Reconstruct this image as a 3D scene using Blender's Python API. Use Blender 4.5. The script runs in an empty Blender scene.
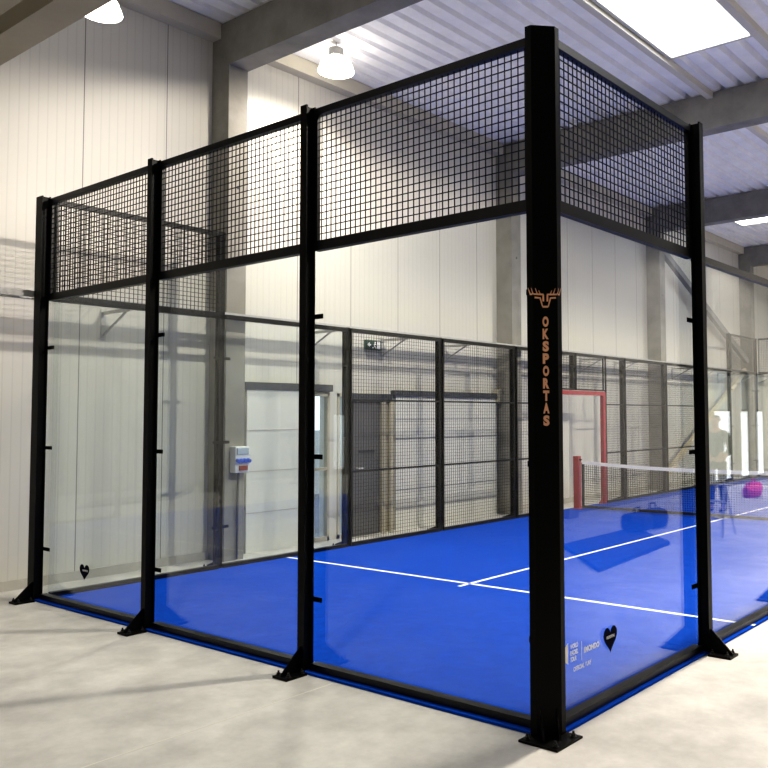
import bpy, math, random
from mathutils import Vector, Matrix
random.seed(7)
scene = bpy.context.scene
col = scene.collection

# ------------------------------------------------------------------ materials
def mat(name, base, rough=0.5, metal=0.0, var=0.0, scale=4.0, bump=0.0, bscale=40.0, spec=0.5,
        stretch=(1, 1, 1), var2=None, emit=None, estr=0.0):
    m = bpy.data.materials.new(name); m.use_nodes = True
    nt = m.node_tree; N = nt.nodes; L = nt.links
    b = N['Principled BSDF']
    b.inputs['Base Color'].default_value = (*base, 1)
    b.inputs['Roughness'].default_value = rough
    b.inputs['Metallic'].default_value = metal
    b.inputs['Specular IOR Level'].default_value = spec
    tc = N.new('ShaderNodeTexCoord'); mp = N.new('ShaderNodeMapping')
    L.new(tc.outputs['Object'], mp.inputs['Vector']); mp.inputs['Scale'].default_value = stretch
    if var > 0:
        nz = N.new('ShaderNodeTexNoise'); nz.inputs['Scale'].default_value = scale
        nz.inputs['Detail'].default_value = 6; nz.inputs['Roughness'].default_value = .6
        L.new(mp.outputs[0], nz.inputs['Vector'])
        r = N.new('ShaderNodeValToRGB')
        d = var2 if var2 else tuple(c * (1 - var) for c in base)
        u = tuple(min(1, c * (1 + var)) for c in base)
        r.color_ramp.elements[0].position = .32; r.color_ramp.elements[0].color = (*d, 1)
        r.color_ramp.elements[1].position = .68; r.color_ramp.elements[1].color = (*u, 1)
        L.new(nz.outputs['Fac'], r.inputs[0]); L.new(r.outputs[0], b.inputs['Base Color'])
    if bump > 0:
        n2 = N.new('ShaderNodeTexNoise'); n2.inputs['Scale'].default_value = bscale
        n2.inputs['Detail'].default_value = 4
        L.new(mp.outputs[0], n2.inputs['Vector'])
        bp = N.new('ShaderNodeBump'); bp.inputs['Strength'].default_value = bump
        bp.inputs['Distance'].default_value = .01
        L.new(n2.outputs['Fac'], bp.inputs['Height']); L.new(bp.outputs[0], b.inputs['Normal'])
    if emit:
        b.inputs['Emission Color'].default_value = (*emit, 1)
        b.inputs['Emission Strength'].default_value = estr
    return m

def glass_mat(name, tint):
    m = bpy.data.materials.new(name); m.use_nodes = True
    nt = m.node_tree; N = nt.nodes; L = nt.links; N.clear()
    out = N.new('ShaderNodeOutputMaterial'); mix = N.new('ShaderNodeMixShader')
    tr = N.new('ShaderNodeBsdfTransparent'); gl = N.new('ShaderNodeBsdfGlossy')
    fr = N.new('ShaderNodeFresnel'); ge = N.new('ShaderNodeNewGeometry')
    mr = N.new('ShaderNodeMapRange')
    tr.inputs[0].default_value = (*tint, 1); gl.inputs['Roughness'].default_value = 0.0
    gl.inputs['Color'].default_value = (1, 1, 1, 1)
    mr.inputs['To Min'].default_value = 1.42; mr.inputs['To Max'].default_value = 1 / 1.42
    L.new(ge.outputs['Backfacing'], mr.inputs['Value']); L.new(mr.outputs[0], fr.inputs['IOR'])
    L.new(fr.outputs[0], mix.inputs[0]); L.new(tr.outputs[0], mix.inputs[1]); L.new(gl.outputs[0], mix.inputs[2])
    L.new(mix.outputs[0], out.inputs[0])
    return m

def panel_mat(name, base, pitch=1.03, off=-6.07, fine=0.1):
    """sandwich wall panel: fine vertical grooves and a dark joint every panel, running along world y"""
    m = mat(name, base, rough=.38, spec=.4)
    nt = m.node_tree; N = nt.nodes; L = nt.links; b = N['Principled BSDF']
    tc = N.new('ShaderNodeTexCoord'); sx = N.new('ShaderNodeSeparateXYZ'); L.new(tc.outputs['Object'], sx.inputs[0])
    def M(op, a, c=None):
        n = N.new('ShaderNodeMath'); n.operation = op
        for i, v in enumerate((a, c)):
            if v is None: continue
            if isinstance(v, (int, float)): n.inputs[i].default_value = v
            else: L.new(v, n.inputs[i])
        return n.outputs[0]
    s = M('ADD', sx.outputs[0], sx.outputs[1])
    def line(per, o, half):
        f = M('FRACT', M('DIVIDE', M('SUBTRACT', s, o - 50 * per - per / 2), per))
        d = M('ABSOLUTE', M('SUBTRACT', f, .5))
        return M('LESS_THAN', d, half / per)
    joint = line(pitch, off, .006)
    groove = line(fine, off, .007)
    fac = M('MINIMUM', M('ADD', M('MULTIPLY', joint, .75), M('MULTIPLY', groove, .10)), .8)
    nz = N.new('ShaderNodeTexNoise'); nz.inputs['Scale'].default_value = .5
    L.new(tc.outputs['Object'], nz.inputs['Vector'])
    fac2 = M('ADD', fac, M('MULTIPLY', nz.outputs['Fac'], .06))
    mx = N.new('ShaderNodeMix'); mx.data_type = 'RGBA'
    mx.inputs['A'].default_value = (*base, 1); mx.inputs['B'].default_value = (*[c * .2 for c in base], 1)
    L.new(fac2, mx.inputs['Factor']); L.new(mx.outputs['Result'], b.inputs['Base Color'])
    bp = N.new('ShaderNodeBump'); bp.inputs['Strength'].default_value = .25; bp.inputs['Distance'].default_value = .004
    L.new(M('SUBTRACT', 1.0, M('ADD', joint, groove)), bp.inputs['Height']); L.new(bp.outputs[0], b.inputs['Normal'])
    return m

def concrete_floor(name):
    m = mat(name, (.56, .545, .515), rough=.42, var=.2, scale=1.1, spec=.35)
    nt = m.node_tree; N = nt.nodes; L = nt.links; b = N['Principled BSDF']
    src = b.inputs['Base Color'].links[0].from_socket
    tc = N.new('ShaderNodeTexCoord')
    nz = N.new('ShaderNodeTexNoise'); nz.inputs['Scale'].default_value = 3.2; nz.inputs['Detail'].default_value = 8
    nz.inputs['Roughness'].default_value = .7
    L.new(tc.outputs['Object'], nz.inputs['Vector'])
    r = N.new('ShaderNodeValToRGB')
    r.color_ramp.elements[0].position = .3; r.color_ramp.elements[0].color = (.76, .76, .76, 1)
    r.color_ramp.elements[1].position = .7; r.color_ramp.elements[1].color = (1.10, 1.10, 1.10, 1)
    L.new(nz.outputs['Fac'], r.inputs[0])
    mx = N.new('ShaderNodeMix'); mx.data_type = 'RGBA'; mx.blend_type = 'MULTIPLY'; mx.inputs['Factor'].default_value = 1
    L.new(src, mx.inputs['A']); L.new(r.outputs[0], mx.inputs['B']); L.new(mx.outputs['Result'], b.inputs['Base Color'])
    rr = N.new('ShaderNodeMapRange'); rr.inputs['To Min'].default_value = .34; rr.inputs['To Max'].default_value = .55
    L.new(nz.outputs['Fac'], rr.inputs['Value']); L.new(rr.outputs[0], b.inputs['Roughness'])
    return m

BLACK = mat('black_powder_coat', (.0015, .0015, .0015), rough=.42, spec=.12)
RAILM = mat('black_rail_coat', (.003, .003, .0035), rough=.36, spec=.28)
WIRE = mat('black_wire', (.002, .002, .0025), rough=.5, spec=.15)
GREYBLK = mat('dark_bolt_steel', (.03, .03, .03), rough=.35, metal=.6)
GLASS = glass_mat('tempered_glass', (.965, .985, .978))
WINGLASS = glass_mat('window_glass', (.95, .97, .97))
TURF = mat('blue_turf', (.0003, .055, .42), rough=.95, var=.22, scale=2.2, bump=.5, bscale=260, spec=.08)
_n = [n for n in TURF.node_tree.nodes if n.type == 'TEX_NOISE'][0]; _n.inputs['Scale'].default_value = 9; _n.inputs['Detail'].default_value = 9; _n.inputs['Roughness'].default_value = .85
LINE = mat('white_turf_line', (.82, .84, .86), rough=.9, bump=.3, bscale=200, spec=.1)
FLOOR = concrete_floor('polished_concrete')
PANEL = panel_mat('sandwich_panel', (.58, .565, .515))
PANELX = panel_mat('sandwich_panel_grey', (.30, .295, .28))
CONC = mat('precast_concrete', (.25, .24, .215), rough=.85, var=.16, scale=2.5, bump=.2, bscale=30, spec=.2)
DECK = mat('galvanised_deck', (.86, .86, .87), rough=.5, metal=.05, var=.06, scale=3)
STEEL = mat('galvanised_steel', (.42, .42, .41), rough=.42, metal=.5, var=.12, scale=12)
TRIMW = mat('pale_trim', (.56, .54, .48), rough=.5)
PLINTH = mat('plinth', (.42, .40, .36), rough=.8, var=.1, scale=3)
DOORW = mat('pale_door', (.60, .60, .56), rough=.45, var=.03, scale=2)
DOORG = mat('grey_door', (.10, .10, .105), rough=.5, var=.1, scale=3)
DARK = mat('dark_matte', (.035, .04, .055), rough=.6)
TAN = mat('tan_frame', (.42, .385, .30), rough=.6)
RED = mat('red_coat', (.27, .020, .030), rough=.45, var=.12, scale=6)
NETB = mat('net_cord', (.012, .012, .014), rough=.8)
WHITE = mat('white_band', (.80, .79, .76), rough=.7)
COPPER = mat('copper_decal', (.85, .47, .28), rough=.4, metal=.0)
NAVY = mat('navy_sticker', (.004, .004, .018), rough=.8, spec=.05)
STICKW = mat('white_sticker', (.95, .95, .95), rough=.6)
SOCKW = mat('box_plastic', (.66, .67, .68), rough=.4)
SOCKB = mat('blue_socket', (.02, .10, .55), rough=.4)
GREEN = mat('sign_green', (.005, .04, .03), rough=.4)
LAMPB = mat('lamp_body', (.25, .25, .25), rough=.4, metal=.6)
LAMPE = mat('lamp_refractor', (.9, .85, .75), rough=.4, emit=(1.0, .93, .80), estr=14)
SKYE = mat('opal_skylight', (.9, .92, .95), rough=.5, emit=(.93, .96, 1.0), estr=6.5)
ASPH = mat('asphalt', (.16, .16, .17), rough=.9, var=.15, scale=2)
EXTW = mat('render_white', (.75, .77, .80), rough=.8, var=.04, scale=1)
TARP = mat('dark_sheet', (.012, .012, .014), rough=.8, bump=.4, bscale=6)
PINK = mat('pink_fabric', (.75, .06, .22), rough=.8, bump=.3, bscale=40)
ALU = mat('aluminium', (.62, .63, .65), rough=.35, metal=.7)
SKIN = mat('skin', (.50, .30, .22), rough=.6)
SHIRT = mat('dark_shirt', (.035, .045, .045), rough=.9, bump=.3, bscale=30)
TROU = mat('dark_trousers', (.02, .02, .025), rough=.9, bump=.3, bscale=30)
HAIR = mat('dark_hair', (.02, .014, .01), rough=.7, bump=.4, bscale=60)
FROST = mat('frosted_pane', (.80, .84, .88), rough=.6, emit=(.86, .93, 1.0), estr=2.0)

# ------------------------------------------------------------------ mesh helper
class MB:
    def __init__(s): s.v = []; s.f = []
    def add(s, vs, fs):
        n = len(s.v); s.v += [tuple(p) for p in vs]; s.f += [tuple(i + n for i in f) for f in fs]; return s
    def box(s, x0, x1, y0, y1, z0, z1):
        x0, x1 = min(x0, x1), max(x0, x1); y0, y1 = min(y0, y1), max(y0, y1); z0, z1 = min(z0, z1), max(z0, z1)
        return s.add([(x0, y0, z0), (x1, y0, z0), (x1, y1, z0), (x0, y1, z0), (x0, y0, z1), (x1, y0, z1), (x1, y1, z1), (x0, y1, z1)],
                     [(0, 3, 2, 1), (4, 5, 6, 7), (0, 1, 5, 4), (1, 2, 6, 5), (2, 3, 7, 6), (3, 0, 4, 7)])
    def bar(s, a, b, w, h=None, up=(0, 0, 1)):
        """square bar from a to b"""
        h = h or w; a = Vector(a); b = Vector(b); d = (b - a).normalized(); u = Vector(up)
        if abs(d.dot(u)) > .98: u = Vector((1, 0, 0))
        r = d.cross(u).normalized() * (w / 2); u = r.cross(d).normalized() * (h / 2)
        vs = [a - r - u, a + r - u, a + r + u, a - r + u, b - r - u, b + r - u, b + r + u, b - r + u]
        return s.add(vs, [(0, 1, 2, 3), (7, 6, 5, 4), (4, 5, 1, 0), (5, 6, 2, 1), (6, 7, 3, 2), (7, 4, 0, 3)])
    def tube(s, pts, r, n=10):
        pts = [Vector(p) for p in pts]
        rs = r if isinstance(r, (list, tuple)) else [r] * len(pts)
        base = len(s.v); prev = None
        for i, p in enumerate(pts):
            d = (pts[min(i + 1, len(pts) - 1)] - pts[max(i - 1, 0)]).normalized()
            if prev is None:
                u = Vector((0, 0, 1)) if abs(d.z) < .9 else Vector((1, 0, 0))
                prev = d.cross(u).normalized()
            a = (prev - d * prev.dot(d)).normalized(); prev = a; b = d.cross(a)
            for k in range(n):
                t = 2 * math.pi * k / n
                s.v.append(tuple(p + (a * math.cos(t) + b * math.sin(t)) * rs[i]))
        for i in range(len(pts) - 1):
            for k in range(n):
                q = base + i * n; k2 = (k + 1) % n
                s.f.append((q + k, q + k2, q + n + k2, q + n + k))
        s.f.append(tuple(base + k for k in reversed(range(n))))
        s.f.append(tuple(base + (len(pts) - 1) * n + k for k in range(n)))
        return s
    def lathe(s, prof, c, n=24):
        """prof: (r, z) rows, around vertical axis through c"""
        base = len(s.v)
        for r, z in prof:
            for k in range(n):
                t = 2 * math.pi * k / n
                s.v.append((c[0] + r * math.cos(t), c[1] + r * math.sin(t), c[2] + z))
        for i in range(len(prof) - 1):
            for k in range(n):
                q = base + i * n; k2 = (k + 1) % n
                s.f.append((q + k, q + k2, q + n + k2, q + n + k))
        s.f.append(tuple(base + k for k in reversed(range(n))))
        s.f.append(tuple(base + (len(prof) - 1) * n + k for k in range(n)))
        return s
    def prism(s, poly, z0, z1):
        """poly: ccw (x, y)"""
        n = len(poly)
        vs = [(x, y, z0) for x, y in poly] + [(x, y, z1) for x, y in poly]
        return s.add(vs, [tuple(reversed(range(n))), tuple(range(n, 2 * n))] + [(i, (i + 1) % n, n + (i + 1) % n, n + i) for i in range(n)])
    def extr(s, poly, n):
        """planar polygon of 3d points extruded by vector n"""
        k = len(poly); nv = Vector(n)
        vs = [Vector(p) for p in poly] + [Vector(p) + nv for p in poly]
        return s.add(vs, [tuple(reversed(range(k))), tuple(range(k, 2 * k))] + [(i, (i + 1) % k, k + (i + 1) % k, k + i) for i in range(k)])
    def build(s, name, m, parent=None, smooth=False, bevel=0):
        me = bpy.data.meshes.new(name)
        off = Vector((0, 0, 0))
        p = parent
        while p is not None: off += p.location; p = p.parent
        me.from_pydata([tuple(Vector(v) - off) for v in s.v], [], s.f); me.update()
        if smooth:
            for p in me.polygons: p.use_smooth = True
        me.materials.append(m)
        o = bpy.data.objects.new(name, me); col.objects.link(o)
        if parent is not None: o.parent = parent
        if bevel:
            bv = o.modifiers.new('bevel', 'BEVEL'); bv.width = bevel; bv.segments = 2; bv.limit_method = 'ANGLE'
        return o

def tag(o, label=None, cat=None, group=None, kind=None):
    if label: o['label'] = label
    if cat: o['category'] = cat
    if group: o['group'] = group
    if kind: o['kind'] = kind
    return o
GROUPS = {'steel_post': 'black steel posts of the court walls', 'glass_panel': 'clear glass panes of the court walls', 'wire_mesh_panel': 'black wire mesh panels of the court',
          'high_bay_lamp': 'high bay lamps under the steel deck', 'ceiling_skylight': 'skylights in the steel deck', 'net_post': 'red net posts', 'brace_tube': 'wall braces in the far bay', 'sports_bag': 'bags in the aisle'}
def thing(name, label, cat, loc, group=None):
    group = group or GROUPS.get(name)
    o = bpy.data.objects.new(name, None); o.location = loc; o.empty_display_size = .1
    col.objects.link(o); return tag(o, label, cat, group)
def struct(name, mb, m, parent=None):
    o = mb.build(name, m, parent)
    if parent is None: o['kind'] = 'structure'
    return o

def fit_text(txt, w, h, bold=0.02):
    """text as flat polygons, (x, y) fitted to w by h and centred; returns verts, faces"""
    cu = bpy.data.curves.new('t', 'FONT'); cu.body = txt; cu.size = 1; cu.align_x = 'CENTER'; cu.offset = bold
    cu.resolution_u = 4
    o = bpy.data.objects.new('t', cu); col.objects.link(o)
    bpy.context.view_layer.update()
    me = bpy.data.meshes.new_from_object(o.evaluated_get(bpy.context.evaluated_depsgraph_get()))
    vs = [v.co.copy() for v in me.vertices]; fs = [tuple(p.vertices) for p in me.polygons]
    bpy.data.objects.remove(o); bpy.data.curves.remove(cu); bpy.data.meshes.remove(me)
    x0 = min(v.x for v in vs); x1 = max(v.x for v in vs); y0 = min(v.y for v in vs); y1 = max(v.y for v in vs)
    return [((v.x - (x0 + x1) / 2) / (x1 - x0) * w, (v.y - (y0 + y1) / 2) / (y1 - y0) * h) for v in vs], fs
def put(mb, vf, c, right, up):
    c, right, up = Vector(c), Vector(right), Vector(up)
    mb.add([c + right * x + up * y for x, y in vf[0]], vf[1])

# ------------------------------------------------------------------ hall
HX0, HX1, HY0, HY1 = -6.8, 5.6, -9.9, 26.95
ZD = 6.92
struct('floor', MB().box(HX0 - .2, HX1 + .2, HY0 - .2, HY1 + .2, -.2, 0), FLOOR)
struct('trim_1', MB().box(-1.69, -1.678, HY0, -.07, 0, .0012).box(-1.69, -1.678, 20.1, HY1, 0, .0012), mat('joint_sealant', (.62, .6, .55), rough=.6))
w = MB()
w.box(HX0 - .2, HX0, HY0, 4.10, 0, 7.15).box(HX0 - .2, HX0, 4.82, HY1, 0, 7.15)
w.box(HX0 - .2, HX0, 4.10, 4.82, 2.15, 7.15).box(HX0 - .2, HX0, 4.42, 4.58, 0, 2.15)
struct('wall_left', w, PANEL)
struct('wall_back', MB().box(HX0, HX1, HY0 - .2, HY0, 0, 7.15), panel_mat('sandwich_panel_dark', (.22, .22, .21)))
struct('wall_front', MB().box(HX0, HX1, HY1, HY1 + .2, 0, 7.15), PANEL)
# right wall with glazing
wins = [(14.2, 15.12), (15.22, 17.1), (17.68, 18.36), (18.86, 19.5), (20.0, 20.7), (21.2, 22.0), (22.6, 23.6)]
w = MB(); y = HY0
for a, b in wins:
    w.box(HX1, HX1 + .2, y, a, 0, 7.15)
    w.box(HX1, HX1 + .2, a, b, 0, .12); w.box(HX1, HX1 + .2, a, b, 2.95, 7.15); y = b
w.box(HX1, HX1 + .2, y, HY1, 0, 7.15)
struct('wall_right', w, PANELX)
for i, (a, b) in enumerate(wins):
    f = MB()
    for z0, z1 in ((.12, .18), (1.90, 1.96), (2.89, 2.95)): f.box(HX1 + .04, HX1 + .1, a, b, z0, z1)
    f.box(HX1 + .04, HX1 + .1, a, a + .05, .12, 2.95).box(HX1 + .04, HX1 + .1, b - .05, b, .12, 2.95)
    o = struct('window_%d' % (i + 3), f, DARK)
    MB().box(HX1 + .06, HX1 + .08, a + .05, b - .05, .18, 1.90).build('lower_pane', FROST, o)
    MB().box(HX1 + .06, HX1 + .08, a + .05, b - .05, 1.96, 2.89).build('upper_pane', WINGLASS, o)
struct('baseboard_left', MB().box(HX0, HX0 + .03, HY0, 2.4, 0, .10).box(HX0, HX0 + .03, 2.7, 2.93, 0, .10).box(HX0, HX0 + .03, 8.9, 14.6, 0, .1).box(HX0, HX0 + .03, 14.9, HY1, 0, .1), PLINTH)
# steel deck ceiling (ribs run along y)
d = MB(); per = .29; x = HX0 - .1
prof = []
while x < HX1 + .1:
    prof += [(x, ZD), (x + .185, ZD), (x + .21, ZD + .10), (x + .265, ZD + .10)]; x += per
n = len(prof)
d.v = [(a, HY0, b) for a, b in prof] + [(a, HY1, b) for a, b in prof]
d.f = [(i, i + 1, n + i + 1, n + i) for i in range(n - 1)]
d.box(HX0 - .2, HX1 + .2, HY0 - .2, HY1 + .2, 7.15, 7.3)  # unseen slab added above the deck to block outside light
struct('ceiling', d, DECK)
ybeams = [2.4 + 6.13 * k for k in (-2, -1, 0, 1, 2, 3, 4)]
for k, yb in enumerate(ybeams):
    struct('ceiling_beam_%d' % (k + 1), MB().box(HX0, HX1, yb, yb + .30, 6.33, 6.90), CONC)
    if k != 0 and k != 6 or True:
        c = MB().box(HX0, HX0 + .36, yb, yb + .285, 0, 6.33)
        o = struct('wall_column_left_%d' % (k + 1), c, CONC)
        MB().tube([(HX0 + .355, yb + .15, 4.75), (HX0 + .362, yb + .15, 4.75)], .022).build('anchor_hole', DARK, o)
        struct('wall_column_right_%d' % (k + 1), MB().box(HX1 - .40, HX1, yb, yb + .30, 0, 6.33), CONC)
# eave purlins and the lower cross beam at the picture's left
struct('trim_2', MB().box(HX0, HX0 + .18, HY0, HY1, 6.71, 6.92), mat('eave_purlin', (.50, .47, .39), rough=.7, var=.06, scale=2))
cb = MB().box(HX0, HX1, -.49, -.17, 5.53, 5.75)
cb.box(HX0, HX1, -.9, -.66, 5.53, 5.75)
struct('ceiling_beam_9', cb, mat('cross_beam', (.40, .36, .26), rough=.7, var=.06, scale=2))

# skylights
def skylight(x0, x1, y0, y1, label):
    t = thing('ceiling_skylight', label, 'skylight', ((x0 + x1) / 2, (y0 + y1) / 2, 6.9))
    MB().box(x0, x1, y0, y1, 6.885, 6.90).build('opal_panel', SKYE, t)
    f = MB()
    f.box(x0 - .05, x0, y0 - .05, y1 + .05, 6.86, 6.918).box(x1, x1 + .05, y0 - .05, y1 + .05, 6.86, 6.918)
    f.box(x0, x1, y0 - .05, y0, 6.86, 6.918).box(x0, x1, y1, y1 + .05, 6.86, 6.918)
    f.build('curb', TRIMW, t)
skylight(-2.39, -1.24, 3.95, 6.86, 'bright white rectangular skylight between concrete beams above the court end')
skylight(-5.5, -4.4, 15.4, 17.75, 'small sliver of a bright skylight beyond the dark far ceiling beam')
for y0 in (-2.2, 22.0):
    skylight(-2.39, -1.24, y0, y0 + 2.9, {-2.2: 'bright skylight over the floor in front of the court', 10.1: 'bright skylight over the net', 22.0: 'bright skylight beyond the far end of the court'}[y0])
skylight(2.2, 3.35, 10.1, 13.0, 'added unseen skylight over the aisle level with the net')  # unseen skylight, set over the aisle and kept for its light
skylight(2.2, 3.35, 3.95, 6.86, 'bright skylight over the aisle by the window wall')
for k, (xx, yy) in enumerate([(-2.52, 2.7), (-1.14, 2.7), (-2.52, 8.83), (-1.14, 8.83)]):
    struct('trim_%d' % (k + 3), MB().box(xx - .05, xx + .05, yy, yy + 5.83, 6.81, 6.915), TRIMW)

# left wall: doors, entrance glazing, header bars
o = struct('door_1', MB().box(HX0, HX0 + .05, 2.95, 4.06, 0, 2.17), DOORW)
MB().box(HX0 + .0, HX0 + .07, 2.9, 4.44, 2.17, 2.27).build('header_bar', DARK, o)  # plain dark bar across the top of the door
MB().box(HX0 + .05, HX0 + .055, 2.95, 4.06, .52, .53).box(HX0 + .05, HX0 + .055, 2.95, 4.06, 1.07, 1.08).box(HX0 + .05, HX0 + .055, 2.95, 4.06, 1.62, 1.63).build('panel_seam', PLINTH, o)
for i, (a, b) in enumerate([(4.10, 4.42), (4.58, 4.82)]):
    f = MB().box(HX0 - .06, HX0 + .02, a, a + .04, 0, 2.15).box(HX0 - .06, HX0 + .02, b - .04, b, 0, 2.15)
    f.box(HX0 - .06, HX0 + .02, a, b, 2.10, 2.15).box(HX0 - .06, HX0 + .02, a, b, 0, .06).box(HX0 - .05, HX0 + .01, a, b, 1.02, 1.06)
    o = struct('window_%d' % (i + 1), f, TAN)
    MB().box(HX0 - .03, HX0 - .02, a + .04, b - .04, .06, 2.10).build('pane', WINGLASS, o)
o = struct('door_2', MB().box(HX0, HX0 + .05, 4.86, 5.42, .01, 2.03), DOORG)
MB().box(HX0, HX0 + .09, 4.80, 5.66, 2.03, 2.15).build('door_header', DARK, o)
MB().box(HX0, HX0 + .10, 5.43, 5.50, 0, 2.03).box(HX0, HX0 + .10, 5.60, 5.67, 0, 2.03).box(HX0, HX0 + .04, 5.50, 5.60, 0, 2.03).build('door_jamb', TAN, o)
MB().tube([(HX0 + .05, 4.93, 1.02), (HX0 + .10, 4.93, 1.02), (HX0 + .10, 5.03, 1.02)], .011).build('handle', ALU, o)
MB().box(HX0 + .05, HX0 + .062, 4.98, 5.30, 1.25, 1.29).build('closer_bar', DARK, o)
o = struct('door_3', MB().box(HX0, HX0 + .05, 5.78, 8.42, 0, 2.13), DOORW)
MB().box(HX0, HX0 + .09, 5.72, 8.53, 2.13, 2.22).build('header_bar', DARK, o)
s = MB()
for z in (.32, .62, 1.43, 1.75): s.box(HX0 + .05, HX0 + .056, 5.78, 8.42, z, z + (.03 if z in (.32, 1.43) else .012))
s.build('panel_seam', mat('seam_grey', (.22, .22, .24), rough=.6), o)
MB().box(HX0, HX0 + .12, 8.42, 8.52, 2.06, 2.30).build('drive_box', TAN, o)

# emergency exit sign on the wall
t = thing('exit_sign', 'small dark green emergency exit sign with white running figure above the grey door', 'sign', (HX0 + .06, 5.29, 2.9))
MB().box(HX0 + .0, HX0 + .05, 5.13, 5.45, 2.84, 2.99).build('sign_panel', GREEN, t)
s = MB(); X = HX0 + .052
def yz(poly): s.extr([(X, y, z) for y, z in poly], (.004, 0, 0))
yz([(5.36, 2.855), (5.42, 2.855), (5.42, 2.975), (5.36, 2.975)])            # doorway
s.tube([(X, 5.315, 2.955), (X + .004, 5.315, 2.955)], .013)
for a, b in [((5.31, 2.94), (5.30, 2.90)), ((5.30, 2.90), (5.33, 2.88)), ((5.33, 2.88), (5.33, 2.857)), ((5.30, 2.90), (5.28, 2.87)), ((5.28, 2.87), (5.25, 2.87)), ((5.31, 2.935), (5.34, 2.915)), ((5.31, 2.935), (5.28, 2.92))]:
    s.bar((X + .002, *a), (X + .002, *b), .013, .004, up=(1, 0, 0))
yz([(5.15, 2.915), (5.19, 2.95), (5.19, 2.925), (5.235, 2.925), (5.235, 2.905), (5.19, 2.905), (5.19, 2.88)])
s.build('running_figure', STICKW, t)

# perforated cable tray along the left wall
t = thing('cable_tray', 'long grey perforated cable tray on brackets along the left wall', 'cable tray', (HX0 + .3, 9, 3.06))
ty0, ty1, tx0, tx1 = -3.2, 26.9, HX0 + .415, HX0 + .61
for xx in (tx0, tx1): MB().box(xx - .002, xx + .002, ty0, ty1, 3.02, 3.085).build('side_rail', STEEL, t)
rung = MB().box(tx0, tx1, ty0 + .1, ty0 + .13, 3.022, 3.034).build('tray_rung', STEEL, t)
for k in range(1, 96):
    o = rung.copy(); col.objects.link(o); o.location.y += k * .312
s = MB(); y = ty0 + 1.2
while y < ty1:
    if not any(abs(y - yb - .15) < .35 for yb in ybeams):
        MB().box(HX0, tx1, y - .018, y + .018, 2.985, 3.02).bar((HX0 + .01, y, 2.75), (tx1 - .1, y, 2.99), .02).box(HX0, HX0 + .012, y - .03, y + .03, 2.72, 3.05).build('bracket', STEEL, t)
    y += 1.5
MB().tube([(tx0 + .06, ty0, 3.048), (tx0 + .06, ty1, 3.048)], .011, 6).tube([(tx0 + .12, ty0, 3.05), (tx0 + .12, ty1, 3.05)], .013, 6).build('cable', DARK, t)

# power box on the first column
t = thing('power_socket_box', 'white power distribution box with four blue sockets on the first concrete column', 'socket box', (HX0 + 0.420, 2.57, 1.1))
hb = MB().prism([(HX0 + 0.360, 2.47), (HX0 + 0.480, 2.47), (HX0 + 0.480, 2.68), (HX0 + 0.360, 2.68)], 1.10, 1.43).build('housing', SOCKW, t, bevel=.01)
MB().box(HX0 + 0.480, HX0 + 0.495, 2.49, 2.66, 1.33, 1.41).build('breaker_window', mat('breaker', (.35, .42, .5), rough=.2), t)
for k in range(4):
    yy = 2.495 + k * .053
    so = MB().tube([(HX0 + 0.480, yy, 1.26), (HX0 + 0.525, yy, 1.245)], .024, 12).build('socket', SOCKB, t)
MB().box(HX0 + 0.480, HX0 + 0.500, 2.52, 2.64, 1.13, 1.19).build('lower_socket', mat('socket_red', (.25, .04, .03), rough=.5), t)
MB().tube([(HX0 + 0.400, 2.575, 1.10), (HX0 + 0.390, 2.57, .8), (HX0 + 0.385, 2.575, .4), (HX0 + 0.390, 2.57, .02)], .014, 8).build('cable', DARK, t)

# wall bracing in the far bay
t = thing('brace_tube', 'grey diagonal steel brace sloping down from the top of a wall column', 'brace', (HX0 + .24, 17.7, 4.7))
MB().bar((HX0 + .22, 15.04, 5.94), (HX0 + .22, 20.7, 3.42), .13, .16).build('tube', mat('brace_grey', (.22, .22, .22), rough=.5), t)
MB().box(HX0 + .02, HX0 + .24, 14.965, 15.16, 5.75, 6.08).build('gusset_plate', STEEL, t)
t = thing('brace_tube', 'tan diagonal steel brace rising behind the far net end', 'brace', (HX0 + .24, 17.7, 1.9))
MB().bar((HX0 + .22, 15.04, .30), (HX0 + .22, 20.55, 3.15), .10, .13).build('tube', mat('brace_tan', (.66, .58, .42), rough=.5), t)
MB().box(HX0 + .02, HX0 + .24, 14.965, 15.12, 0, .45).build('gusset_plate', STEEL, t)

# outside the left entrance
struct('ground_exterior', MB().box(-40, HX0 - .2, -30, 50, -.25, -.02).box(HX1 + .2, 40, -30, 50, -.25, -.02), ASPH)
struct('wall_exterior', MB().box(-13.2, -13, -2, 30, -.02, 1.5), EXTW)
struct('wall_exterior_right', MB().box(16, 16.2, 0, 50, -.02, 7), mat('ext_facade', (.45, .47, .50), rough=.8, var=.4, scale=.6))

# ------------------------------------------------------------------ court
XL, YF = -6.06, 20.0
t = thing('court_turf', 'bright blue artificial turf court with white lines', 'turf', (-3.03, 10, 0))
MB().prism([(XL - .04, -.045), (-.088, -.045), (-.088, .088), (.063, .088), (.063, YF + .04), (XL - .04, YF + .04)], .0005, .016).build('turf_carpet', TURF, t)
for x0, x1, y0, y1 in [(XL, .062, 3.01, 3.062), (XL, .062, 16.94, 16.99), (-3.05, -3.0, 2.86, 9.94), (-3.05, -3.0, 10.06, 17.1)]:
    MB().box(x0, x1, y0, y1, .016, .0164).build('court_line', LINE, t)

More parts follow.
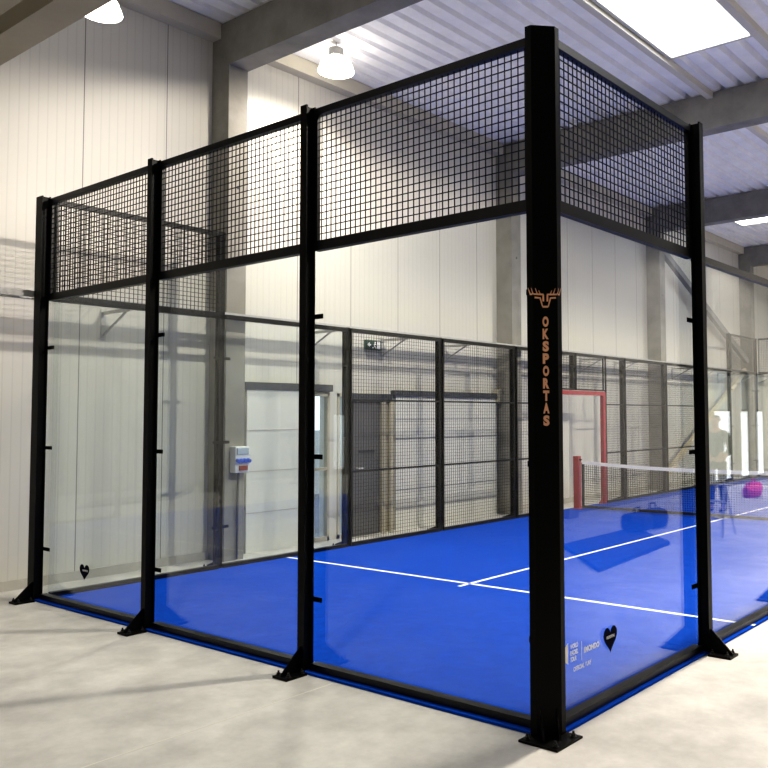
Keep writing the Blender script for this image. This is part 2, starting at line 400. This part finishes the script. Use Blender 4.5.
def axes(o):
    O = Vector((*o, 0)); return O, Vector((-O.y, O.x, 0))
def abox(mb, x, y, o, a0, a1, b0, b1, z0, z1):
    O, T = axes(o); p = Vector((x, y, 0)) + T * a0 + O * b0; q = Vector((x, y, 0)) + T * a1 + O * b1
    return mb.box(p.x, q.x, p.y, q.y, z0, z1)
def bolt(x, y, z, parent):
    MB().lathe([(.019, 0), (.019, .004)], (x, y, z), 12).lathe([(.013, .004), (.013, .018)], (x, y, z), 6).lathe([(.007, .018), (.007, .032)], (x, y, z), 8).build('bolt', GREYBLK, parent)
def post(x, y, o, h, label, clamps=(), zbase=0, foot=True, bolts=True, sides=(-1, 1), wide=0):
    """H profile post; o: outward direction; clamps: heights"""
    O, T = axes(o)
    t = thing('steel_post', label, 'post', (x, y, zbase))
    c = MB()
    z0 = zbase + (.0166 if foot else 0)
    abox(c, x, y, o, -.034 - wide, .034, .098, .110, z0, h); abox(c, x, y, o, -.034 - wide, .034, .0225, .0325, z0, h)
    abox(c, x, y, o, -.012, .012, .0325, .098, z0, h - .004)
    c.build('column', BLACK, t)
    if foot:
        abox(MB(), x, y, o, -.075, .075, .112, .288, 0, .0165).build('base_plate', BLACK, t)
        g = Vector((x, y, 0))
        MB().extr([g + T * -.005 + O * .11 + Vector((0, 0, .0165)), g + T * -.005 + O * .275 + Vector((0, 0, .0165)), g + T * -.005 + O * .275 + Vector((0, 0, .032)), g + T * -.005 + O * .11 + Vector((0, 0, .09 if x < -5.9 and y > .5 else .19))], T * .01).build('gusset', BLACK, t)
        if bolts:
            for a, b in ((-.052, .255), (.052, .255), (-.052, .14), (.052, .14)):
                p = g + T * a + O * b; bolt(p.x, p.y, .0165, t)
    for z in clamps:
        for sgn in sides:
            m = MB(); abox(m, x, y, o, sgn * .014, sgn * (.112 + wide * .6), .0135, .0215, z - .017, z + .017)
            p = Vector((x, y, z)) + T * (sgn * (.094 + wide * .6)) + O * .0215
            m.tube([p, p + O * .008], .011, 10)
            m.build('glass_clamp', BLACK, t)
    return t

def base_rail(parent, x, y, o, a0, a1):
    m = MB(); abox(m, x, y, o, a0, a1, -.012, .056, .0165, .062); m.build('base_rail', RAILM, parent)
def glass(x, y, o, a0, a1, label, top=True, z1=2.975):
    """pane lying in the plane through (x, y); a along the tangent"""
    O, T = axes(o); c = Vector((x, y, 0)) + T * ((a0 + a1) / 2)
    t = thing('glass_panel', label, 'glass panel', (c.x, c.y, .016))
    base_rail(t, x, y, o, a0 + .036, a1 - .036)
    m = MB(); abox(m, x, y, o, a0 + .012, a1 - .012, .0, .012, .06, z1); m.build('pane', GLASS, t)
    if top:
        m = MB(); abox(m, x, y, o, a0 + .036, a1 - .036, -.012, .034, 2.975, 3.03); m.build('top_rail', RAILM, t)
    return t
def mesh_panel(x, y, o, a0, a1, z0, z1, label, lo='bottom_rail', rails=(.07, .05), mids=(), up=True):
    O, T = axes(o); c = Vector((x, y, 0)) + T * ((a0 + a1) / 2)
    t = thing('wire_mesh_panel', label, 'mesh panel', (c.x, c.y, z0))
    A0, A1 = a0 + .036, a1 - .036
    m = MB(); abox(m, x, y, o, A0, A1, -.014, .036, z0, z0 + rails[0]); m.build('bottom_rail', RAILM, t)
    m = MB(); abox(m, x, y, o, A0, A1, -.014, .036, z1 - rails[1], z1); m.build('top_rail', RAILM, t)
    for s in (A0, A1 - .022):
        m = MB(); abox(m, x, y, o, s, s + .022, .0, .03, z0 + rails[0], z1 - rails[1]); m.build('side_rail', RAILM, t)
    for z in mids:
        m = MB(); abox(m, x, y, o, A0 + .022, A1 - .022, .0, .022, z - .013, z + .013); m.build('mid_rail', RAILM, t)
    w = MB(); zz0, zz1 = z0 + rails[0], z1 - rails[1]; r = .0029 if z0 > 1 else .0019
    n = max(1, round((A1 - A0) / .05))
    for k in range(1, n):
        a = A0 + (A1 - A0) * k / n
        abox(w, x, y, o, a - r, a + r, .008, .008 + 2 * r, zz0, zz1)
    n = max(1, round((zz1 - zz0) / .05))
    for k in range(1, n):
        z = zz0 + (zz1 - zz0) * k / n
        abox(w, x, y, o, A0, A1, .0125, .0125 + 2 * r, z - r, z + r)
    w.build('wire_mesh', WIRE, t)
    return t

END, RIGHT, LEFT, FAR = (0, -1), (1, 0), (-1, 0), (0, 1)
EY, RXP, LXP, FY = .055, -.025, XL + .055, YF - .055      # planes of the four walls
C3 = (.5, 1.5, 2.5)
# end wall (facing the camera, y = 0): tangent of END is +x
PX = [0, -2.035, -4.055, XL]
post(PX[1], EY, END, 4.03, 'first plain black steel post left of the lettered corner post', C3)
post(PX[2], EY, END, 4.03, 'black steel post midway along the end wall, second left of the lettered corner post', C3)
o = post(XL, EY, END, 4.035, 'leftmost tall black steel corner post nearest the white wall', C3, wide=.06)
names = ['beside the lettered corner post', 'in the middle of the end wall', 'at the left corner with a heart sticker']
for k in range(3):
    a1, a0 = PX[k], PX[k + 1]
    if k == 0: a1 -= .068
    g = glass(0, EY, END, a0, a1, 'clear end wall glass pane ' + names[k], top=False)
    if k == 2: heart_panel = g
    else:
        pass
    mesh_panel(0, EY, END, a0, a1, 2.975, 4.015, 'black wire mesh panel on top of the end wall ' + ['beside the lettered corner post', 'between the two plain middle posts', 'at its left end'][k])
# right side wall (x = 0): tangent of RIGHT is +y
post(RXP, 2.06, RIGHT, 4.03, 'tall black steel post on the right side wall between two glass panes', C3)
post(RXP, 4.10, RIGHT, 3.05, 'shorter black steel post at the right end of the clear side glass', C3)
side_glass = glass(RXP, 0, RIGHT, .068, 2.06, 'clear side glass pane with white turf logos and a dark heart sticker', top=False)
glass(RXP, 0, RIGHT, 2.06, 4.10, 'tall clear side glass pane reflecting bright windows at the right edge')
mesh_panel(RXP, 0, RIGHT, .068, 2.06, 2.975, 4.015, 'black wire mesh panel on top of the right side wall')
# left side wall: tangent of LEFT is -y
LY = [2.055, 4.085, 6.04, 8.02, 10, 12, 14, 16, 18]
where = ['black post on the left side wall where the stepped mesh ends', 'black post on the left side wall between last glass pane and mesh', 'black mesh fence post in front of the white sectional door', 'black mesh fence post just left of the lettered corner post',
         'short black post standing on top of the red gate frame', 'black mesh fence post right of the red gate frame', 'black mesh fence post in front of the far concrete column', 'black fence post hidden beside the tall right side post', 'thin tall black post at the far end of the left wall']
for k, y in enumerate(LY):
    if k == 4: post(LXP, y, LEFT, 3.03, where[k], zbase=2.30, foot=False)
    else: post(LXP, y, LEFT, 4.03 if k in (0, 8) else 3.04, where[k], C3 if k in (0, 1, 7, 8) else (), bolts=k < 7, sides={1: (1,), 7: (-1,)}.get(k, (-1, 1)))
glass(LXP, 0, LEFT, -2.055, -.07, 'clear left side glass pane in the far left corner under the mesh step', top=False)
mesh_panel(LXP, 0, LEFT, -2.055, -.04, 2.975, 4.015, 'black wire mesh panel stepping above the left side wall corner')
glass(LXP, 0, LEFT, -4.085, -2.055, 'clear left side glass pane in front of the pale door and socket box')
mesh_panel(LXP, 0, LEFT, -6.04, -4.085, .0165, 3.03, 'tall mesh panel in front of the dark grey door', mids=(1.04, 2.03), rails=(.052, .055))
mesh_panel(LXP, 0, LEFT, -8.02, -6.04, .0165, 3.03, 'tall mesh panel in front of the wide sectional door', mids=(1.04, 2.03), rails=(.052, .055))
mesh_panel(LXP, 0, LEFT, -9.06, -8.02, .0165, 3.03, 'narrow mesh panel beside the lettered corner post, left of the gate', mids=(1.04, 2.03), rails=(.052, .055))
mesh_panel(LXP, 0, LEFT, -10.0, -9.06, 2.30, 3.03, 'low mesh panel over the hidden left half of the red gate', rails=(.03, .055))
mesh_panel(LXP, 0, LEFT, -11.16, -10.0, 2.30, 3.03, 'low mesh panel over the visible right half of the red gate', rails=(.03, .055))
mesh_panel(LXP, 0, LEFT, -12.0, -11.16, .0165, 3.03, 'narrow mesh panel directly right of the red gate frame', mids=(1.04, 2.03), rails=(.052, .055))
mesh_panel(LXP, 0, LEFT, -14.0, -12.0, .0165, 3.03, 'mesh panel behind the net, second to the right of the red gate', mids=(1.04, 2.03), rails=(.052, .055))
mesh_panel(LXP, 0, LEFT, -16.0, -14.0, .0165, 3.03, 'farthest tall mesh panel, crossed by the tan brace', mids=(1.04, 2.03), rails=(.052, .055))
glass(LXP, 0, LEFT, -18.0, -16.0, 'far clear side glass pane beyond the mesh fence')
glass(LXP, 0, LEFT, -19.88, -18.0, 'far clear corner glass pane at the other end of the court', top=False)
mesh_panel(LXP, 0, LEFT, -19.88, -18.0, 2.975, 4.015, 'small far mesh panel on top of the other end of the left wall')
post(XL, FY, FAR, 4.03, 'black corner post at the far left end of the court', C3, bolts=False)
glass(0, FY, FAR, 4.05, 5.99, 'far end wall glass pane at the very right edge of the picture', top=False)
mesh_panel(0, FY, FAR, 4.05, 5.99, 2.975, 4.015, 'far end wall mesh panel at the very right edge of the picture')

# corner post with the emblem and lettering
t = thing('corner_post', 'thick black corner post with copper antler emblem and vertical letters', 'post', (0, 0, 0))
poly = [(-.072, -.070), (-.030, -.070), (.070, .030), (.070, .072), (.034, .072), (-.072, -.034)]
MB().prism(poly, .012, 4.03).build('column', BLACK, t)
MB().box(-.085, .17, -.17, .085, 0, .012).build('base_plate', BLACK, t)
for a in (-.045, .045):
    c = Vector((.02, -.02, 0)) + Vector((.7071, .7071, 0)) * a; n = Vector((.7071, -.7071, 0)); r = Vector((.7071, .7071, 0)) * .005
    MB().extr([c - r + Vector((0, 0, .012)), c - r + n * .085 + Vector((0, 0, .012)), c - r + n * .078 + Vector((0, 0, .02)), c - r + Vector((0, 0, .16))], r * 2).build('gusset', RAILM, t)
for bx, by in ((.135, -.135), (.135, .045), (-.05, -.135), (.135, -.02), (.03, -.135)): 
    if (bx, by) not in ((.135, -.02), (.03, -.135)): bolt(bx, by, .012, t)
for z in C3:
    m = MB().box(-.15, -.065, EY - .0215, EY - .0135, z - .017, z + .017); m.build('glass_clamp', BLACK, t)
    m = MB().box(RXP + .0135, RXP + .0215, .065, .15, z - .017, z + .017); m.build('glass_clamp', BLACK, t)
def wrap(s, z, off=.0015):
    """unfolded front of the corner post: s from -0.112 (left narrow face) to 0.112"""
    h = .0707
    if s < -h: return Vector((-.030 + (s + h), -.070 - off, z))
    if s > h: return Vector((.070 + off, .030 + (s - h), z))
    q = s / h
    return Vector((.02, -.02, z)) + Vector((.7071, .7071, 0)) * s + Vector((.7071, -.7071, 0)) * off
def stroke(mb, pts, w0, w1=None):
    w1 = w0 if w1 is None else w1
    P = []
    for i in range(len(pts) - 1):
        (a, b), (c, d) = pts[i], pts[i + 1]
        for k in range(6): P.append((a + (c - a) * k / 6, b + (d - b) * k / 6))
    P.append(pts[-1]); n = len(P)
    row = []
    for i, (a, b) in enumerate(P):
        c, d = P[min(i + 1, n - 1)]; e, f = P[max(i - 1, 0)]
        dx, dy = c - e, d - f; l = math.hypot(dx, dy) or 1
        w = (w0 + (w1 - w0) * i / (n - 1)) / 2
        row.append((wrap(a - dy / l * w, b + dx / l * w), wrap(a + dy / l * w, b - dx / l * w)))
    for i in range(n - 1): mb.add([row[i][0], row[i][1], row[i + 1][1], row[i + 1][0]], [(0, 1, 2, 3)])
e = MB(); zc = 2.455
for sg in (-1, 1):
    S = lambda *p: [(sg * a, zc + b) for a, b in p]
    stroke(e, S((.012, -.03), (.012, .010), (.092, .012)), .011, .009)       # main beam of the antler
    stroke(e, S((.088, .012), (.104, .050)), .009, .003)
    stroke(e, S((.070, .012), (.082, .048)), .007, .003)
    stroke(e, S((.046, .012), (.058, .046)), .007, .003)
    stroke(e, S((.030, .014), (.038, .034)), .006, .003)
    stroke(e, S((.062, -.008), (.030, -.010), (.016, -.060)), .010, .007)    # ear and cheek
stroke(e, [(-.016, zc - .060), (.016, zc - .060)], .011)
tag(e.build('antler_emblem', COPPER, t), 'copper antlered head emblem')
L = MB(); right = Vector((.7071, .7071, 0)); nrm = Vector((.7071, -.7071, 0))
for k, ch in enumerate('OKSPORTAS'):
    put(L, fit_text(ch, .036, .060, .06), Vector((.02, -.02, 2.31 - k * (2.31 - 1.75) / 8)) + nrm * .0015, right, (0, 0, 1))
tag(L.build('lettering', COPPER, t), 'copper vertical lettering')

# stickers
def heart(mb, c, right, up, w, h):
    pts = []
    for k in range(40):
        a = 2 * math.pi * k / 40
        pts.append((math.sin(a) ** 3 * .5 * w, (13 * math.cos(a) - 5 * math.cos(2 * a) - 2 * math.cos(3 * a) - math.cos(4 * a)) / 29 * h))
    c, right, up = Vector(c), Vector(right), Vector(up)
    mb.add([c + right * x + up * y for x, y in pts], [tuple(reversed(range(40)))])
RX, UP = (0, 1, 0), (0, 0, 1)
m = MB(); heart(m, (RXP + .0132, .725, .385), RX, UP, .17, .165)
hs = m.build('heart_sticker', NAVY, side_glass)
m = MB(); put(m, fit_text('OKSPORTAS', .10, .018), (RXP + .0142, .725, .392), RX, UP); m.build('sticker_text', STICKW, hs)
m = MB()
m.extr([(RXP + .0132, .190, .355), (RXP + .0132, .230, .335), (RXP + .0132, .230, .455), (RXP + .0132, .190, .435)], (.0006, 0, 0))
for k, wd in enumerate(('WORLD', 'PADEL', 'TOUR')):
    put(m, fit_text(wd, .088 if k < 2 else .070, .029, .045), (RXP + .0135, .297 - (.0085 if k == 2 else 0), .428 - k * .037), RX, UP)
m.box(RXP + .0132, RXP + .0138, .377, .382, .325, .435)
put(m, fit_text('MONDO', .165, .036, .06), (RXP + .0135, .505, .378), RX, UP)
m.box(RXP + .0132, RXP + .0138, .407, .417, .36, .396)
put(m, fit_text('OFFICIAL TURF', .20, .027, .035), (RXP + .0135, .387, .292), RX, UP)
tag(m.build('logo_sticker', STICKW, side_glass), 'white turf logo lettering')
m = MB(); heart(m, (-5.230, EY - .0132, .36), (1, 0, 0), UP, .18, .15)
hs = m.build('heart_sticker', NAVY, heart_panel)
m = MB(); put(m, fit_text('OKSPORTAS', .10, .016), (-5.215, EY - .0142, .367), (1, 0, 0), UP); m.build('sticker_text', STICKW, hs)

# red gate frame
t = thing('gate_frame', 'dark red steel gate frame in the mesh fence', 'gate frame', (XL, 10.1, 0))
for y, nm in ((9.10, 'jamb'), (11.10, 'jamb')):
    j = MB().box(LXP - .06, LXP + .02, y - .045, y + .045, .0165, 2.21).build('jamb', RED, t)
    s = 1 if y > 10 else -1
    MB().extr([(LXP - .03, y - s * .045, .02), (LXP - .03, y - s * .20, .02), (LXP - .03, y - s * .045, .17)], (.012, 0, 0)).build('foot_gusset', RED, j)
MB().box(LXP - .06, LXP + .02, 9.055, 11.145, 2.21, 2.29).build('head_rail', RED, t)

# net
t = thing('net_post', 'short square dark red net post at the left end of the net', 'net post', (-5.98, 10, 0))
MB().box(-6.035, -5.925, 9.945, 10.055, .0165, 1.02).build('column', RED, t)
MB().box(-6.04, -5.86, 9.86, 10.14, .0165, .026).build('base_plate', RED, t)
MB().tube([(-5.925, 10, .95), (-5.88, 10, .95)], .018).build('winch', GREYBLK, t)
t = thing('net_post', 'dark red net post at the right end of the net, beyond the picture', 'net post', (-.08, 10, 0))
MB().box(-.135, -.025, 9.945, 10.055, .0165, 1.02).build('column', RED, t)
MB().box(-.20, -.02, 9.86, 10.14, .0165, .026).build('base_plate', RED, t)
t = thing('court_net', 'black court net with a white top band between red posts', 'net', (-3, 10, .016))
n0, n1 = -5.86, -.16
def zt(x): q = (x - n0) / (n1 - n0); return .93 - .09 * 4 * q * (1 - q)
b = MB(); N = 24
for i in range(N):
    xa = n0 + (n1 - n0) * i / N; xb = n0 + (n1 - n0) * (i + 1) / N
    b.add([(xa, 9.985, zt(xa) - .06), (xb, 9.985, zt(xb) - .06), (xb, 9.985, zt(xb)), (xa, 9.985, zt(xa)), (xa, 10.015, zt(xa) - .06), (xb, 10.015, zt(xb) - .06), (xb, 10.015, zt(xb)), (xa, 10.015, zt(xa))],
          [(0, 1, 2, 3), (7, 6, 5, 4), (3, 2, 6, 7), (4, 5, 1, 0)])
tag(b.build('top_band', WHITE, t), 'white net band')
w = MB(); k = n0
while k < n1:
    w.box(k - .003, k + .003, 9.998, 10.002, .03, zt(k) - .05); k += .045
for j in range(1, 19):
    for i in range(N):
        xa = n0 + (n1 - n0) * i / N; xb = n0 + (n1 - n0) * (i + 1) / N; q = j / 19
        w.bar((xa, 10, .03 + q * (zt(xa) - .09)), (xb, 10, .03 + q * (zt(xb) - .09)), .006)
w.build('net_mesh', NETB, t)
MB().box(n0, n1, 9.99, 10.01, .03, .08).build('bottom_band', NETB, t)
MB().box(n0 - .02, n0 + .03, 9.992, 10.008, .03, .90).build('side_strap', NETB, t)
MB().tube([(-5.875, 10, .945), (n0, 10, .91)], .006, 6).build('tension_cord', WHITE, t)

# ------------------------------------------------------------------ lamps
def lamp(x, y, z, label, energy=900, cone=160, k=1, blend=.25):
    hh = .18 if z < 6.5 else (.06 if z < 6.7 else -.06)
    t = thing('high_bay_lamp', label, 'lamp', (x, y, z))
    MB().lathe([(.05 * k, .14 * k), (.19 * k, .06 * k), (.245 * k, -.09 * k), (.24 * k, -.10 * k), (.05 * k, -.12 * k)], (x, y, z), 28).build('refractor', LAMPE, t, smooth=True)
    MB().lathe([(.085, .08), (.10, .09), (.10, .16 + hh), (.06, .18 + hh)], (x, y, z), 20).build('driver_housing', LAMPB, t, smooth=True)
    MB().tube([(x, y, z + .16 + hh), (x, y, 6.915)], .008, 6).build('hanger', LAMPB, t)
    l = bpy.data.lights.new('high_bay_light', 'SPOT'); l.energy = energy; l.color = (1.0, .91, .79)
    l.spot_size = math.radians(cone); l.spot_blend = blend; l.shadow_soft_size = .16
    o = bpy.data.objects.new('high_bay_light', l); col.objects.link(o); o.parent = t; o.location = (0, 0, -.14)
lamp(-5.42, .20, 5.90, 'bright bell shaped high bay lamp near the top left of the picture', cone=104, energy=230, k=.8, blend=.8)
lamp(-5.86, 3.69, 6.60, 'glaring round high bay lamp hanging by the first ceiling beam', cone=172, energy=1000, blend=1.0)
lamp(.15, 3.4, 6.77, 'high bay lamp over the right side wall', energy=2900, cone=175, blend=.1)
for x, y in ((.15, -4.6), (-4.6, -5.6), (.15, 11.0), (3.4, 16.5), (.15, 19.0)):  # unseen lamps, added to light the far court and the front floor
    lamp(x, y, 6.3, energy=120 if y < 0 else 2300, label='added fill lamp out of the picture at %s' % {(.15, -4.6): 'the aisle behind the viewer', (-4.6, -5.6): 'the back corner of the hall', (.15, 11.0): 'the right end of the net', (3.4, 16.5): 'the window wall', (.15, 19.0): 'the far right court corner'}[(x, y)])

# ------------------------------------------------------------------ aisle beyond the side glass (seen as reflections)
t = thing('ground_sheet', 'dark folded sheet lying on the floor beyond the right side wall', 'sheet', (2.9, 6.3, 0))
MB().extr([(2.23, 4.44, 0), (3.56, 5.75, 0), (3.60, 7.9, 0), (2.49, 6.82, 0)], (0, 0, .05)).build('sheet', TARP, t)
def bag(x, y, z, sx, sy, sz, m, label, name='sports_bag'):
    t = thing(name, label, 'bag', (x, y, z))
    b = MB(); n = 12; rows = []
    for i in range(9):
        u = -1 + 2 * i / 8; k = (1 - abs(u) ** 4) ** .5 * .9 + .1
        rows.append([(x + math.copysign(abs(math.cos(a)) ** .6, math.cos(a)) * sx / 2 * k, y + u * sy / 2, z + sz / 2 + math.copysign(abs(math.sin(a)) ** .6, math.sin(a)) * sz / 2) for a in [2 * math.pi * q / n for q in range(n)]])
    b.v = [p for r in rows for p in r]
    for i in range(8):
        for q in range(n): b.f.append((i * n + q, i * n + (q + 1) % n, (i + 1) * n + (q + 1) % n, (i + 1) * n + q))
    b.f.append(tuple(range(n))); b.f.append(tuple(8 * n + q for q in reversed(range(n))))
    b.build('body', m, t, smooth=True)
    MB().tube([(x, y - sy * .2, z + sz * .95), (x, y - sy * .15, z + sz * 1.3), (x, y + sy * .15, z + sz * 1.3), (x, y + sy * .2, z + sz * .95)], .012, 6).build('carry_handle', m, t)
bag(3.35, 7.5, .05, .42, .5, .27, TARP, 'dark bag on the far edge of the folded sheet, nearer one')
bag(3.52, 8.35, 0, .42, .55, .30, TARP, 'dark bag standing on the bare floor past the folded sheet')
bag(4.05, 14.2, 0, .33, .6, .24, PINK, 'pink sports bag on the floor in front of the windows')
bag(4.35, 15.1, 0, .35, .5, .25, PINK, 'smaller pink sports bag farther along the window wall')
t = thing('step_ladder', 'small aluminium step ladder standing in the aisle', 'ladder', (2.35, 8.1, 0))
for s in (-.2, .2):
    MB().bar((2.35 + s, 7.85, 0), (2.35 + s * .8, 8.05, .82), .03, .02).build('side_rail', ALU, t)
    MB().bar((2.35 + s, 8.35, 0), (2.35 + s * .8, 8.07, .80), .025, .02).build('rear_leg', ALU, t)
for k in range(3): 
    y = 7.85 + .2 * (k + 1) / 3.3; MB().box(2.16, 2.54, y - .04, y + .05, .25 * (k + 1), .25 * (k + 1) + .025).build('step', ALU, t)

# person standing in the aisle
def skin_body(name, verts, edges, root, m, parent, sub=2):
    me = bpy.data.meshes.new(name); off = parent.location
    me.from_pydata([tuple(Vector(v[:3]) - off) for v in verts], edges, [])
    o = bpy.data.objects.new(name, me); col.objects.link(o); o.parent = parent
    sk = o.modifiers.new('skin', 'SKIN'); sk.use_smooth_shade = True
    if not me.skin_vertices: me.attributes.new if False else None
    bpy.context.view_layer.update()
    if not me.skin_vertices:
        bpy.context.view_layer.objects.active = o
        o.select_set(True); bpy.ops.object.mode_set(mode='EDIT'); bpy.ops.object.mode_set(mode='OBJECT')
    for i, v in enumerate(verts):
        d = me.skin_vertices[0].data[i]; d.radius = (v[3], v[4] if len(v) > 4 else v[3]); d.use_root = (i == root)
    ss = o.modifiers.new('sub', 'SUBSURF'); ss.levels = sub; ss.render_levels = sub
    me.materials.append(m); return o
px, py = 3.57, 11.1
P = thing('person', 'person in dark clothes standing in the aisle before the windows', 'person', (px, py, 0))
def V(x, y, z, r, r2=None): return (px + x * 1.14, py + y, z * 1.035, r * 1.1, (r2 or r) * 1.1)
bv = [V(0, 0, .95, .13, .11), V(0, 0, 1.12, .13, .10), V(0, 0, 1.30, .15, .11), V(0, 0, 1.42, .10, .08), V(0, 0, 1.50, .052), V(0, -.01, 1.57, .055), V(0, -.015, 1.64, .078, .088), V(0, -.01, 1.71, .055),
      V(.17, 0, 1.40, .055), V(.24, -.02, 1.12, .042), V(.20, -.20, .96, .033), V(.185, -.25, .93, .03),
      V(-.17, 0, 1.40, .055), V(-.24, -.02, 1.12, .042), V(-.20, -.20, .96, .033), V(-.185, -.25, .93, .03),
      V(.09, 0, .86, .085), V(.10, -.01, .48, .058), V(.10, .02, .09, .042), V(.11, -.13, .04, .032),
      V(-.09, 0, .86, .085), V(-.10, -.01, .48, .058), V(-.10, .02, .09, .042), V(-.11, -.13, .04, .032)]
be = [(0, 1), (1, 2), (2, 3), (3, 4), (4, 5), (5, 6), (6, 7), (3, 8), (8, 9), (9, 10), (10, 11), (3, 12), (12, 13), (13, 14), (14, 15), (0, 16), (16, 17), (17, 18), (18, 19), (0, 20), (20, 21), (21, 22), (22, 23)]
skin_body('body', bv, be, 0, SKIN, P)
sv = [V(0, 0, .90, .145, .12), V(0, 0, 1.12, .145, .115), V(0, 0, 1.30, .165, .125), V(0, 0, 1.42, .11, .09), V(0, 0, 1.475, .065), V(.175, 0, 1.40, .068), V(.245, -.02, 1.12, .055), V(.215, -.13, 1.02, .048), V(-.175, 0, 1.40, .068), V(-.245, -.02, 1.12, .055), V(-.215, -.13, 1.02, .048)]
skin_body('shirt', sv, [(0, 1), (1, 2), (2, 3), (3, 4), (3, 5), (5, 6), (6, 7), (3, 8), (8, 9), (9, 10)], 0, SHIRT, P)
tv = [V(0, 0, .93, .14, .115), V(.095, 0, .84, .095), V(.10, -.01, .48, .07), V(.10, .02, .10, .056), V(-.095, 0, .84, .095), V(-.10, -.01, .48, .07), V(-.10, .02, .10, .056)]
skin_body('trousers', tv, [(0, 1), (1, 2), (2, 3), (0, 4), (4, 5), (5, 6)], 0, TROU, P)
hv = [V(0, .02, 1.60, .07, .07), V(0, .015, 1.67, .088, .088), V(0, .0, 1.735, .06, .07)]
skin_body('hair', hv, [(0, 1), (1, 2)], 0, HAIR, P)
for s in (-1, 1):
    skin_body('shoe', [V(s * .105, .05, .04, .042, .04), V(s * .11, -.08, .035, .045, .035), V(s * .115, -.17, .03, .035, .03)], [(0, 1), (1, 2)], 0, TARP, P, 1)
    hx, hy, hz = s * .185, -.25, .93
    fv = [V(hx, hy, hz, .026, .02), V(hx - s * .01, hy - .07, hz, .034, .016)]; fe = [(0, 1)]
    for q in range(4):
        ln = (.062, .075, .07, .055)[q]; fx = hx - s * .01 + (q - 1.5) * .019
        n = len(fv); fv += [V(fx, hy - .085, hz, .0085), V(fx, hy - .085 - ln * .6, hz - .008, .008), V(fx, hy - .085 - ln, hz - .028, .007)]
        fe += [(1, n), (n, n + 1), (n + 1, n + 2)]
    n = len(fv); fv += [V(hx - s * .035, hy - .03, hz + .005, .010), V(hx - s * .055, hy - .07, hz, .0085)]; fe += [(0, n), (n, n + 1)]
    skin_body('hand', fv, fe, 0, SKIN, P, 1)
fa = MB()
fa.tube([(px, py - .105, 1.655), (px, py - .128, 1.63), (px, py - .108, 1.618)], [.008, .014, .008], 8)
for s in (-1, 1):
    fa.lathe([(.004, -.008), (.011, 0), (.004, .008)], (px + s * .032, py - .092, 1.662), 8)
    fa.lathe([(.006, -.03), (.016, 0), (.01, .03)], (px + s * .082, py - .01, 1.645), 8)
fa.tube([(px - .024, py - .097, 1.595), (px, py - .104, 1.592), (px + .024, py - .097, 1.595)], .006, 6)
fa.v = [(px + (a - px) * 1.1, py + (b - py) * 1.1, c * 1.035) for a, b, c in fa.v]
fa.build('face', SKIN, P, smooth=True)

# ------------------------------------------------------------------ light from outside
wd = bpy.data.worlds.new('world'); scene.world = wd; wd.use_nodes = True
wd.node_tree.nodes['Background'].inputs[0].default_value = (.80, .88, 1.0, 1)
wd.node_tree.nodes['Background'].inputs[1].default_value = 2.2

# ------------------------------------------------------------------ camera
C = Vector((2.6630, -3.9698, 1.7659)); yaw, pit, roll, f, ox, oy = -.6451, .0539, -.0066, 840.67, 115.44, -11.30
F = Vector((math.sin(yaw) * math.cos(pit), math.cos(yaw) * math.cos(pit), math.sin(pit)))
R = F.cross(Vector((0, 0, 1))).normalized(); U = R.cross(F)
R2 = R * math.cos(roll) + U * math.sin(roll); U2 = -R * math.sin(roll) + U * math.cos(roll)
cam = bpy.data.cameras.new('camera'); co = bpy.data.objects.new('camera', cam); col.objects.link(co)
co.matrix_world = Matrix(((R2.x, U2.x, -F.x, C.x), (R2.y, U2.y, -F.y, C.y), (R2.z, U2.z, -F.z, C.z), (0, 0, 0, 1)))
cam.sensor_width = 36; cam.lens = f / 768 * 36; cam.shift_x = -ox / 768; cam.shift_y = oy / 768
cam.clip_start = .05; cam.clip_end = 200
scene.camera = co
scene.view_settings.view_transform = 'Standard'
scene.view_settings.look = 'Medium High Contrast'
scene.view_settings.exposure = -.2
scene.cycles.max_bounces = 10; scene.cycles.diffuse_bounces = 5; scene.cycles.glossy_bounces = 5
scene.cycles.transparent_max_bounces = 32
scene.cycles.sample_clamp_indirect = 6
scene.cycles.caustics_reflective = False; scene.cycles.caustics_refractive = False
